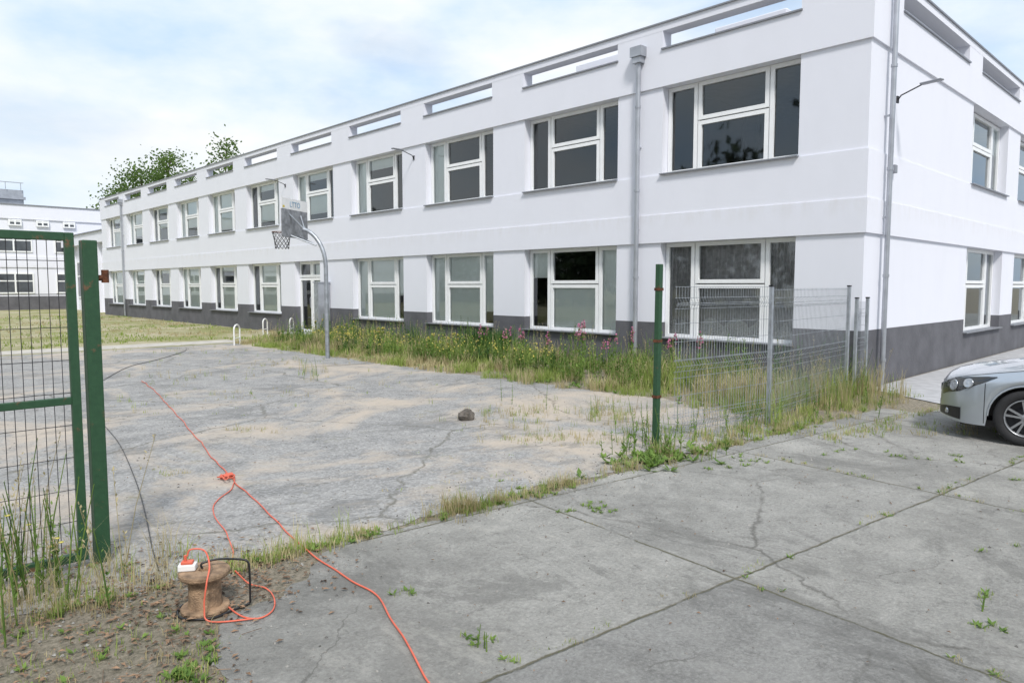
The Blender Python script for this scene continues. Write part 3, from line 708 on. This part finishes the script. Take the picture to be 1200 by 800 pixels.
def gpost(p, h):
    o = MB().box(-.026, -.022, -.1, .026, .022, h).build('fence_post', 'galv', fence, p-fo_, bevel=.004); MB().box(-.029, -.025, h, .029, .025, h+.02).build('cap', 'black', o)
gpost(pts[1], 1.74); gpost(pts[2], 1.74); gpost(pts[3], 1.55); gpost(pts[4], 1.55)
def panel(a, b, z0, z1):
    ang = math.atan2(b.y-a.y, b.x-a.x); u_ = (b-a).normalized(); a = a+u_*.035; b = b-u_*.035
    Ln = (b-a).length; v_ = MB(); h_ = MB(); x = .02
    folds = [z0+.12, z0+.75, z1-.18]
    def off(z):
        for f in folds:
            if abs(z-f) < .06: return -.035*(1-abs(z-f)/.06)
        return 0
    zs_ = sorted([z0, z1]+[f+d for f in folds for d in (-.06, 0, .06)])
    while x < Ln:
        v_.tube([(x, off(z), z) for z in zs_], .0026, 4, False); x += .05
    zz = sorted(set([round(z0+.02+.2*k, 3) for k in range(int((z1-z0)/.2)+1)]+[f for f in folds]+[f-.06 for f in folds]+[f+.06 for f in folds]))
    for z in zz: h_.tube([(0, off(z)+.004, z), (Ln, off(z)+.004, z)], .0028, 4, False)
    o = h_.build('mesh_panel', 'galv', fence, a-fo_); o.rotation_euler = (0, 0, ang)
    v_.build('vertical_wires', 'galv', o)
panel(pts[0], pts[1], .12, 1.74)
panel(pts[1], pts[2], .08, 1.72)
panel(pts[3], pts[4], .1, 1.5)

# ------------------------------------------------------------ basketball hoop
hb = G(384, 420)
dw = Vector((CA*-.966+SA*.259, SA*.966+CA*.259, 0))
hoop = empty('basketball_hoop', hb, math.atan2(dw.y, dw.x), 'grey gooseneck basketball hoop with chain net and dark backboard', 'basketball hoop')
ps = [(0, 0, -.1), (0, 0, 2.2)]+[(1.0-1.0*math.cos(a), 0, 2.2+1.0*math.sin(a)*.92) for a in [R(10*k) for k in range(1, 9)]]
ps = [(p[0]*.70, 0, p[2]) for p in ps]
MB().tube(ps, .05, 12).build('pole', 'galv', hoop)
ex = ps[-1][0]
arm = MB(); arm.tube([(ex-.03, 0, 3.1), (ex+.22, .25, 3.45)], .02, 8); arm.tube([(ex-.03, 0, 3.1), (ex+.22, -.25, 3.45)], .02, 8)
arm.tube([(.25, 0, 2.72), (ex+.22, .2, 2.95)], .018, 8); arm.tube([(.25, 0, 2.72), (ex+.22, -.2, 2.95)], .018, 8); arm.build('bracket', 'galv', hoop)
bx_ = ex+.22
MB().box(bx_, -.56, 2.90, bx_+.025, .56, 3.56).build('backboard', 'boardgrey', hoop, bevel=.005)
top = MB().box(bx_-.001, -.56, 3.562, bx_+.026, .56, 3.82).build('board_top', 'white', hoop)
def text(body, size, mat, parent, mtx, name):
    cu = bpy.data.curves.new(name, 'FONT'); cu.body = body; cu.size = size; cu.extrude = .002; cu.align_x = 'CENTER'
    o = bpy.data.objects.new(name+'_src', cu); C.objects.link(o); bpy.context.view_layer.update()
    me = bpy.data.meshes.new_from_object(o.evaluated_get(bpy.context.evaluated_depsgraph_get())); bpy.data.objects.remove(o)
    me.name = name; me.materials.clear(); me.materials.append(M[mat])
    q = bpy.data.objects.new(name, me); C.objects.link(q); q.parent = parent; q.matrix_local = mtx; return q
tm = Matrix(((0, 0, -1, bx_-.006), (-1, 0, 0, 0), (0, 1, 0, 3.63), (0, 0, 0, 1)))
text('LTTO', .18, 'blue', top, tm, 'lettering')
MB().box(bx_-.005, .44, 3.59, bx_-.001, .52, 3.64).build('mark', 'yellowpaint', top)
rm = MB(); rc = bx_+.03+.12+.225
ring = [(rc+.225*math.cos(2*math.pi*k/28), .225*math.sin(2*math.pi*k/28), 3.05) for k in range(29)]
rm.tube(ring, .010, 6, False); rm.tube([(bx_+.02, .08, 3.05), (rc-.2, .08, 3.05)], .01, 6); rm.tube([(bx_+.02, -.08, 3.05), (rc-.2, -.08, 3.05)], .01, 6); rm.build('rim', 'rust', hoop)
ne = MB()
for k in range(12):
    for s_ in (1, -1):
        p = []
        for j in range(7):
            a = 2*math.pi*(k+s_*j*.5)/12; r = .225-.02*j+.0016*j*j; p.append((rc+r*math.cos(a), r*math.sin(a), 3.04-.065*j))
        ne.tube(p, .006, 4, False)
ne.build('net', 'dark', hoop)

# ------------------------------------------------------------ bike racks, cabinet, stone
br = None
for i, (px, py, hh, lab) in enumerate(((278, 404, .55, 'nearest hoop bike rack, at the left end of the weedy bed'), (311, 392, .42, 'second hoop bike rack from the left beside the bed'), (342, 391, .42, 'third hoop bike rack from the left, near the wall'), (369, 390, .42, 'last hoop bike rack, just left of the basketball pole'))):
    p = G(px, py)
    if br is None:
        br = empty('bike_rack', p, A+R(0), lab, 'bike rack', 'hoop bike racks by the bed')
        arc = [(-.2, 0, -.05), (-.2, 0, .44)]+[(-.2*math.cos(R(a)), 0, .44+.13*math.sin(R(a))) for a in range(15, 180, 15)]+[(.2, 0, .44), (.2, 0, -.05)]
        MB().tube(arc, .024, 8).build('hoop', 'white', br); MB().tube([(-.2, 0, .2), (.2, 0, .2)], .014, 8).build('crossbar', 'white', br)
        br.scale = (1, 1, 1.05)
    else:
        c_ = copy_tree(br); c_.location = p; c_['label'] = lab; c_.scale = (1, 1, 1.0)
cab = empty('utility_cabinet', (-.30, 17.50, 0), 0, 'tall narrow grey utility cabinet standing against the wall', 'cabinet')
MB().box(-.12, -.15, 0, .32, .15, 1.85).build('housing', 'zinc', cab, bevel=.01)
MB().box(-.135, -.12, .25, -.12, .12, 1.8).build('door', 'galv', cab); MB().box(-.14, -.18, 1.85, .32, .18, 1.89).build('lid', 'zinc', cab)
sp_ = G(546, 492); s_ = MB(); vs = []; n1, n2 = 9, 14
for i in range(n1+1):
    for j in range(n2):
        a = math.pi*i/n1; b = 2*math.pi*j/n2; v = Vector((math.sin(a)*math.cos(b), math.sin(a)*math.sin(b), math.cos(a)))
        r = 1+.45*mn.noise(v*1.7+Vector((5, 2, 1))); vs.append((v.x*.115*r, v.y*.09*r, .05+v.z*.085*r))
s_.add(vs, [(i*n2+j, (i+1)*n2+j, (i+1)*n2+(j+1) % n2, i*n2+(j+1) % n2) for i in range(n1) for j in range(n2)])
tag(s_.build('stone', 'stone', None, sp_), 'dark lump of broken stone lying on the asphalt', 'stone')

# ------------------------------------------------------------ cords
def spline(pp, n=8):
    out = []
    for i in range(len(pp)-1):
        p0 = pp[max(0, i-1)]; p1 = pp[i]; p2_ = pp[i+1]; p3 = pp[min(len(pp)-1, i+2)]
        for k in range(n):
            t = k/n
            out.append(.5*((2*p1)+(-p0+p2_)*t+(2*p0-5*p1+4*p2_-p3)*t*t+(-p0+3*p1-3*p2_+p3)*t**3))
    out.append(pp[-1]); return out
def wob(pts, a):
    return [p+Vector((mn.noise(p*3)*a, mn.noise(p*3+Vector((9, 9, 9)))*a, 0)) for p in pts]
z = .014
cord = empty('extension_cord', G(268, 556), 0, 'long orange extension cord crossing the yard and slabs, knotted halfway', 'cord')
o0 = Vector(cord.location)
main = [G(x, y, z) for x, y in ((166, 446), (178, 455), (196, 473), (222, 503), (246, 532), (263, 552), (278, 567), (302, 589), (336, 622), (372, 654), (410, 679), (440, 698), (468, 738), (492, 775), (516, 812), (560, 880))]
MB().tube([p-o0 for p in wob(spline(main), .03)], .0055, 6).build('main_run', 'orange', cord)
lp = [G(x, y, z) for x, y in ((263, 554), (274, 560), (272, 572), (256, 584), (250, 596), (256, 612), (266, 626), (274, 642), (272, 655), (262, 668), (255, 685), (262, 704), (278, 720), (300, 724), (318, 714), (321, 700), (310, 688), (292, 682), (276, 684))]
lp[-1].z = .10
MB().tube([p-o0 for p in wob(spline(lp), .02)], .0045, 6).build('loop_run', 'orange', cord)
kn = MB()
for k in range(4):
    c0 = G(266+random.uniform(-4, 4), 557+random.uniform(-2, 2), .02+.010*k); r1, r2, a0 = random.uniform(.04, .09), random.uniform(.02, .05), random.uniform(0, 3)
    kn.tube([c0-o0+Vector((r1*math.cos(a)*math.cos(a0)-r2*math.sin(a)*math.sin(a0), r1*math.cos(a)*math.sin(a0)+r2*math.sin(a)*math.cos(a0), .008*math.sin(2*a))) for a in [R(20*q) for q in range(19)]], .006, 6, False)
kn.tube([G(258, 559, .03)-o0, G(272, 556, .035)-o0], .02, 8); kn.build('knot', 'orange', cord)
bc = [G(x, y, .012) for x, y in ((122, 498), (140, 520), (158, 560), (170, 600), (178, 640), (186, 668))]
tag(MB().tube(spline(bc), .004, 5).build('black_cable', 'black'), 'thin black cable curving over the asphalt behind the gate post', 'cable')
bc = [G(x, y, .012) for x, y in ((120, 446), (150, 430), (185, 421), (215, 412), (218, 408))]
tag(MB().tube(spline(bc), .006, 5).build('black_cable', 'black'), 'far black cable trailing across the asphalt near the lawn', 'cable')

# ------------------------------------------------------------ cable reel
rp = G(241, 714)
reel = empty('cable_reel', rp, -A, 'old wooden cable spool with black tube stand on the dirt', 'cable reel')
MB().lathe([(0, 0), (.12, 0), (.125, .008), (.125, .022), (.12, .03), (.075, .031)], 32, None, False).build('bottom_disc', 'wood', reel)
MB().lathe([(.088, .03), (.084, .08), (.083, .12), (.085, .17), (.088, .195)], 28).build('barrel', 'wood', reel)
MB().lathe([(.07, .195), (.125, .195), (.13, .203), (.13, .218), (.125, .226), (.03, .226), (.028, .20), (0, .20)], 32, None, False).build('top_disc', 'wood', reel)
MB().tube(spline([Vector(p) for p in ((-.02, .02, .225), (-.02, .02, .25), (.05, .05, .262), (.17, .05, .262), (.215, .05, .25), (.225, .05, .20), (.225, .05, .05), (.215, .05, .012), (.16, -.02, .01), (.08, -.12, .01), (-.06, -.13, .012), (-.13, -.05, .012), (-.13, .02, .02))], 5), .006, 8).build('stand', 'black', reel)
R3 = Matrix.Rotation(-A, 3, 'Z')
pb = rp+R3 @ Vector((-.085, -.01, .227))
soc = empty('socket_block', pb, -A+.2, 'white socket block with orange top resting on the wooden spool', 'socket')
MB().box(-.045, -.03, 0, .045, .03, .035).build('body', 'white', soc, bevel=.006)
MB().box(-.03, -.022, .035, .03, .022, .05).build('cover', 'orange', soc, bevel=.004)
MB().tube([(-.01, 0, .05), (-.01, 0, .08)], .008, 8).build('plug', 'orange', soc)
jc = [pb+Vector((0, 0, .075)), rp+R3 @ Vector((-.07, 0, .335)), rp+R3 @ Vector((.0, .01, .325)), rp+R3 @ Vector((.055, -.06, .27)), rp+R3 @ Vector((.065, -.125, .20)), rp+R3 @ Vector((.06, -.15, .08)), rp+R3 @ Vector((.10, -.17, .016)), G(300, 724, .018)]
tag(MB().tube(spline(jc), .0045, 6).build('lead_cord', 'orange'), 'short orange lead rising from the socket block over the spool', 'cord')

# ------------------------------------------------------------ car
hx, hy = -.15, .989
wheel_c = G(1201, 524); leftn = Vector((-hy, hx, 0))
axle = wheel_c-leftn*.87
car = empty('parked_car', axle, math.atan2(hy, hx), 'silver hatchback car parked by the white building at the right edge', 'car')
def tab(Tb, x):
    for (a, va), (b, vb) in zip(Tb, Tb[1:]):
        if b <= x <= a or a <= x <= b:
            t = (x-a)/(b-a); return va+(vb-va)*t
    return Tb[0][1] if abs(x-Tb[0][0]) < abs(x-Tb[-1][0]) else Tb[-1][1]
XF, XR = .86, -3.34
def Wd(x):
    w_ = .885
    if x > .22: w_ *= math.sqrt(max(.02, 1-((x-.22)/.69)**2.8))
    if x < -2.8: w_ *= math.sqrt(max(.02, 1-((-2.8-x)/.75)**3))
    return w_
ZH = [(.86, .60), (.83, .665), (.78, .715), (.70, .755), (.55, .80), (.3, .85), (0, .90), (-.3, .945), (-.6, .99), (-1.5, .98), (-2.9, 1.0), (-3.2, .97), (-3.34, .9)]
def zs(x):
    b_ = .19
    for c_ in (0, -2.58):
        d_ = abs(x-c_)
        if d_ < .355: b_ = max(b_, .31+math.sqrt(.355**2-d_*d_)*1.0)
    if x > .6: b_ += (x-.6)*.12
    return b_
def cat(P, t):
    i = min(int(t), len(P)-2); f = t-i
    p0 = P[max(0, i-1)]; p1 = P[i]; p2_ = P[i+1]; p3 = P[min(len(P)-1, i+2)]
    return [.5*((2*b)+(-a+c_)*f+(2*a-5*b+4*c_-d_)*f*f+(-a+3*b-3*c_+d_)*f**3) for a, b, c_, d_ in zip(p0, p1, p2_, p3)]
def Pb(x, t):
    w_ = Wd(x); zh = tab(ZH, x); z0 = zs(x); zsh = zh-.13; z0 = min(z0, zsh-.03)
    P = [(w_*.975, z0), (w_, z0+(zsh-z0)*.4), (w_*.985, z0+(zsh-z0)*.8), (w_*.955, zsh), (w_*.86, zsh+.075), (w_*.45, zh-.012), (0, zh)]
    y, zz = cat(P, t); return Vector((x, max(0, y), zz))
ZR = [(-.5, 1.0), (-.85, 1.2), (-1.2, 1.38), (-1.5, 1.455), (-1.9, 1.48), (-2.5, 1.455), (-2.95, 1.39), (-3.15, 1.22), (-3.3, 1.0)]
def Qg(x, t):
    zb = tab(ZH, x)-.05; zr = max(zb+.02, tab(ZR, x))
    P = [(.82, zb), (.76, zb+.45*(zr-zb)), (.65, zb+.88*(zr-zb)), (.45, zr-.008), (0, zr)]
    sc = 1 if x < -.8 else .96
    y, zz = cat([(p[0]*sc, p[1]) for p in P], t); return Vector((x, max(0, y), zz))
def nrm(Fn, x, t):
    e = .01; a = Fn(x+e, t)-Fn(x-e, t); b = Fn(x, min(5.99 if Fn is Pb else 3.99, t+e))-Fn(x, max(0, t-e)); n = a.cross(b)
    if n.length < 1e-9: return Vector((0, 0, 1))
    n.normalize()
    if n.y < 0 and abs(n.y) > .05 or (abs(n.y) <= .05 and n.z < 0): n = -n
    return n
def skin(mb, Fn, x0, x1, nx, t0, t1, nt_, off=0, both=True):
    for sgn in ((1, -1) if both else (1,)):
        vs = []
        for i in range(nx+1):
            x = x0+(x1-x0)*i/nx
            for j in range(nt_+1):
                t = t0+(t1-t0)*j/nt_; p = Fn(x, t)
                if off: p = p+nrm(Fn, x, t)*off
                vs.append((p.x, p.y*sgn, p.z))
        n = nt_+1
        mb.add(vs, [(i*n+j, i*n+j+1, (i+1)*n+j+1, (i+1)*n+j) for i in range(nx) for j in range(nt_)], True)
bd = MB(); skin(bd, Pb, XR, XF, 190, 0, 6, 30)
for xx in (XR, XF):
    half = [Pb(xx, 6*j/20) for j in range(21)]; ring_ = half+[Vector((p.x, -p.y, p.z)) for p in half[::-1][1:]]
    bd.add(ring_, [tuple(range(len(ring_)))])
body = bd.build('body', 'carpaint', car)
gh = MB(); skin(gh, Qg, -3.3, -.5, 60, 0, 4, 14); gh.build('glasshouse', 'carglass', car)
rf = MB(); skin(rf, Qg, -3.02, -1.28, 30, 2.05, 4, 10, .006)
for x0, x1 in ((-2.0, -1.92), (-3.12, -2.8)): skin(rf, Qg, x0, x1, 4, 0, 2.2, 10, .004)
skin(rf, Qg, -1.35, -.5, 20, 1.9, 2.35, 4, .005)
rf.build('roof', 'carpaint', car)
ww_ = MB()
for cx in (0, -2.58):
    for s in (1, -1): ww_.box(cx-.36, min(s*.3, s*.64), .28, cx+.36, max(s*.3, s*.64), .66)
ww_.box(-3.2, -.74, .17, .62, .74, .24); ww_.build('underbody', 'black', car)
for cx in (0, -2.58):
    for s in (1, -1):
        MB().tube([(cx+.355*math.cos(R(a)), s*(Wd(cx)*.982), .31+.355*math.sin(R(a))) for a in range(0, 181, 10)], .010, 6).build('wheel_arch_trim', 'carpaint', car)
for s in (1, -1):
    hl = MB(); vs = []; nx, ny = 20, 10
    for i in range(nx+1):
        x = .28+.545*i/nx
        u = i/nx; a0 = 3.2-1.25*min(1, u*1.5)**.8; a1 = 3.3+.40*min(1, u*1.5)
        for j in range(ny+1):
            t = a0+(a1-a0)*j/ny; p = Pb(x, t)+nrm(Pb, x, t)*.006; vs.append((p.x, p.y*s, p.z))
    n = ny+1; hl.add(vs, [(i*n+j, i*n+j+1, (i+1)*n+j+1, (i+1)*n+j) for i in range(nx) for j in range(ny)], True)
    h = hl.build('headlight', 'carglass', car)
    for xx, r in ((.70, .058), (.55, .050)):
        pp = Pb(xx, 2.75); nn = nrm(Pb, xx, 2.75); pp = pp+nn*.008; pp.y *= s; nn.y *= s
        mt = Matrix.Translation(pp) @ nn.to_track_quat('Z', 'Y').to_matrix().to_4x4()
        MB().lathe([(r*1.15, -.004), (r*1.1, .006), (r*.9, .006), (r*.7, .002), (0, .009)], 20, mt).build('lamp', 'lampglass', h)
    ml = MB(); mt = Matrix.Translation((-.72, s*.93, 1.02)); ml.lathe([(0, -.07), (.06, -.06), (.09, 0), (.07, .06), (0, .07)], 14, mt @ Matrix.Diagonal((.8, 1, 1, 1))); ml.box(-.74, min(s*.80, s*.9), .98, -.70, max(s*.80, s*.9), 1.01); ml.build('wing_mirror', 'carpaint', car)
    lg_ = MB(); skin(lg_, Pb, .62, .855, 10, .25, .95, 6, .005, False)
    if s < 0: lg_.v = [(a, -b, c_) for a, b, c_ in lg_.v]
    fg = lg_.build('fog_lamp_grille', 'black', car)
    pp = Pb(.76, .6); nn = nrm(Pb, .76, .6); pp = pp+nn*.008; pp.y *= s; nn.y *= s
    MB().lathe([(.034, 0), (.030, .008), (0, .010)], 18, Matrix.Translation(pp) @ nn.to_track_quat('Z', 'Y').to_matrix().to_4x4()).build('fog_lamp', 'lampglass', fg)
gr = MB(); gr.box(XF-.01, -.34, .50, XF+.006, .34, .58); gr.build('grille', 'black', car, bevel=.004)
lowg = MB(); lowg.box(XF-.02, -.38, .25, XF+.004, .38, .40); lowg.build('lower_grille', 'black', car)
bd_ = MB(); mt = Matrix.Translation((XF+.008, 0, .54)) @ Matrix.Rotation(R(90), 4, 'Y')
bd_.lathe([(.045, 0), (.055, .006), (.062, 0)], 24, mt)
def stroke(pl_):
    for a, b in zip(pl_, pl_[1:]): bd_.tube([(XF+.012, a[0], .54+a[1]), (XF+.012, b[0], .54+b[1])], .004, 5)
stroke([(-.022, .045), (0, .006), (.022, .045)]); stroke([(-.045, .02), (-.022, -.042), (0, 0), (.022, -.042), (.045, .02)])
bd_.build('badge', 'chrome', car)
MB().box(XF+.001, -.26, .39, XF+.014, .26, .475).build('number_plate', 'white', car, bevel=.003)
sm = MB()
for xs_ in (-.66, -1.96, -2.9): skin(sm, Pb, xs_, xs_-.008, 1, .1 if xs_ != -2.9 else 2.3, 3.6, 16, .002)
skin(sm, Pb, -.45, .70, 24, 3.78, 3.83, 1, .002); skin(sm, Pb, .385, .392, 1, .2, 2.6, 10, .002); sm.build('panel_gap', 'black', car)
for s in (1, -1):
    for x0 in (-1.75, -2.55): MB().tube([(x0, s*.895, .80), (x0+.09, s*.915, .805), (x0+.18, s*.895, .81)], .013, 8).build('door_handle', 'carpaint', car)
for s in (1, -1):
    tl = MB()
    skin(tl, Pb, -3.2, -3.02, 6, 2.2, 3.3, 5, .006, False)
    if s < 0: tl.v = [(a, -b, c_) for a, b, c_ in tl.v]
    tl.build('tail_light', 'rust', car)
MB().box(XR-.012, -.25, .6, XR+.002, .25, .7).build('number_plate', 'white', car)
for cx in (0, -2.58):
    for s in (1, -1):
        mt = Matrix.Translation((cx, s*.775, .31)) @ Matrix.Rotation(R(-90*s), 4, 'X')
        ty = MB().lathe([(.20, -.10), (.285, -.10), (.307, -.08), (.31, -.03), (.31, .05), (.303, .085), (.275, .10), (.215, .092), (.205, .07)], 40, mt)
        wh = MB().lathe([(.207, .085), (.20, .092), (.190, .075), (.188, -.02)], 40, mt)
        for k in range(10):
            a = 2*math.pi*k/10+(.11 if k % 2 else -.11); m2 = mt @ Matrix.Rotation(a, 4, 'Z'); wh.box(.03, -.011, .045, .195, .011, .075, m2)
        wh.lathe([(0, .085), (.035, .083), (.055, .07), (.055, .03)], 20, mt)
        bk = MB().lathe([(0, .0), (.19, .0)], 30, mt); bk.lathe([(0, .02), (.12, .02), (.12, 0)], 24, mt)
        we = empty('wheel'); we.parent = car
        ty.build('tyre', 'rubber', we); wh.build('rim', 'alloy', we); bk.build('brake_disc', 'dark', we)

# ------------------------------------------------------------ camera, light
cam = bpy.data.cameras.new('camera'); co_ = bpy.data.objects.new('camera', cam); C.objects.link(co_)
cam.lens = F/1200*36; cam.sensor_width = 36; cam.clip_end = 2000; cam.clip_start = .05
co_.location = CAM; co_.rotation_euler = (R(90)-TH, 0, -A); bpy.context.scene.camera = co_
sun = bpy.data.lights.new('sun', 'SUN'); sun.energy = 3.1; sun.angle = R(10); sun.color = (1, .965, .92)
so = bpy.data.objects.new('sun', sun); C.objects.link(so)
sd = Vector((-.55, -.83, 0)).normalized(); el = R(50)
to_sun = Vector((sd.x*math.cos(el), sd.y*math.cos(el), math.sin(el)))
so.rotation_euler = to_sun.to_track_quat('Z', 'Y').to_euler()
wld = bpy.data.worlds.new('World'); bpy.context.scene.world = wld; wld.use_nodes = True
t = wld.node_tree; bg = t.nodes['Background']
sky = N(t, 'ShaderNodeTexSky', sky_type='NISHITA'); sky.sun_disc = False; sky.sun_elevation = el; sky.sun_rotation = math.atan2(sd.x, sd.y); sky.air_density = 1; sky.dust_density = 1.5
bg.inputs['Strength'].default_value = .15; t.links.new(sky.outputs[0], bg.inputs[0])
cb_ = N(t, 'ShaderNodeBackground'); tc = N(t, 'ShaderNodeTexCoord'); mp = N(t, 'ShaderNodeMapping'); mp.inputs['Scale'].default_value = (1, 1, 2.4); mp.inputs['Location'].default_value = (.3, 1.1, .2)
t.links.new(tc.outputs['Generated'], mp.inputs[0])
f1 = noise(t, mp.outputs[0], 2.4, 8, .52, .2); f2 = noise(t, mp.outputs[0], 2.0, 8, .54)
t.links.new(ramp(t, f2, [(.38, (.58, .76, 1.0)), (.49, (.82, .91, 1.0)), (.58, (.97, .985, 1.0))]), cb_.inputs[0]); cb_.inputs[1].default_value = 1.06
mxs = N(t, 'ShaderNodeMixShader'); t.links.new(ramp(t, f1, [(.34, .65), (.50, 1)]), mxs.inputs[0]); t.links.new(bg.outputs[0], mxs.inputs[1]); t.links.new(cb_.outputs[0], mxs.inputs[2])
t.links.new(mxs.outputs[0], t.nodes['World Output'].inputs[0])
vs_ = bpy.context.scene.view_settings; vs_.view_transform = 'Standard'; vs_.look = 'None'; vs_.exposure = 0
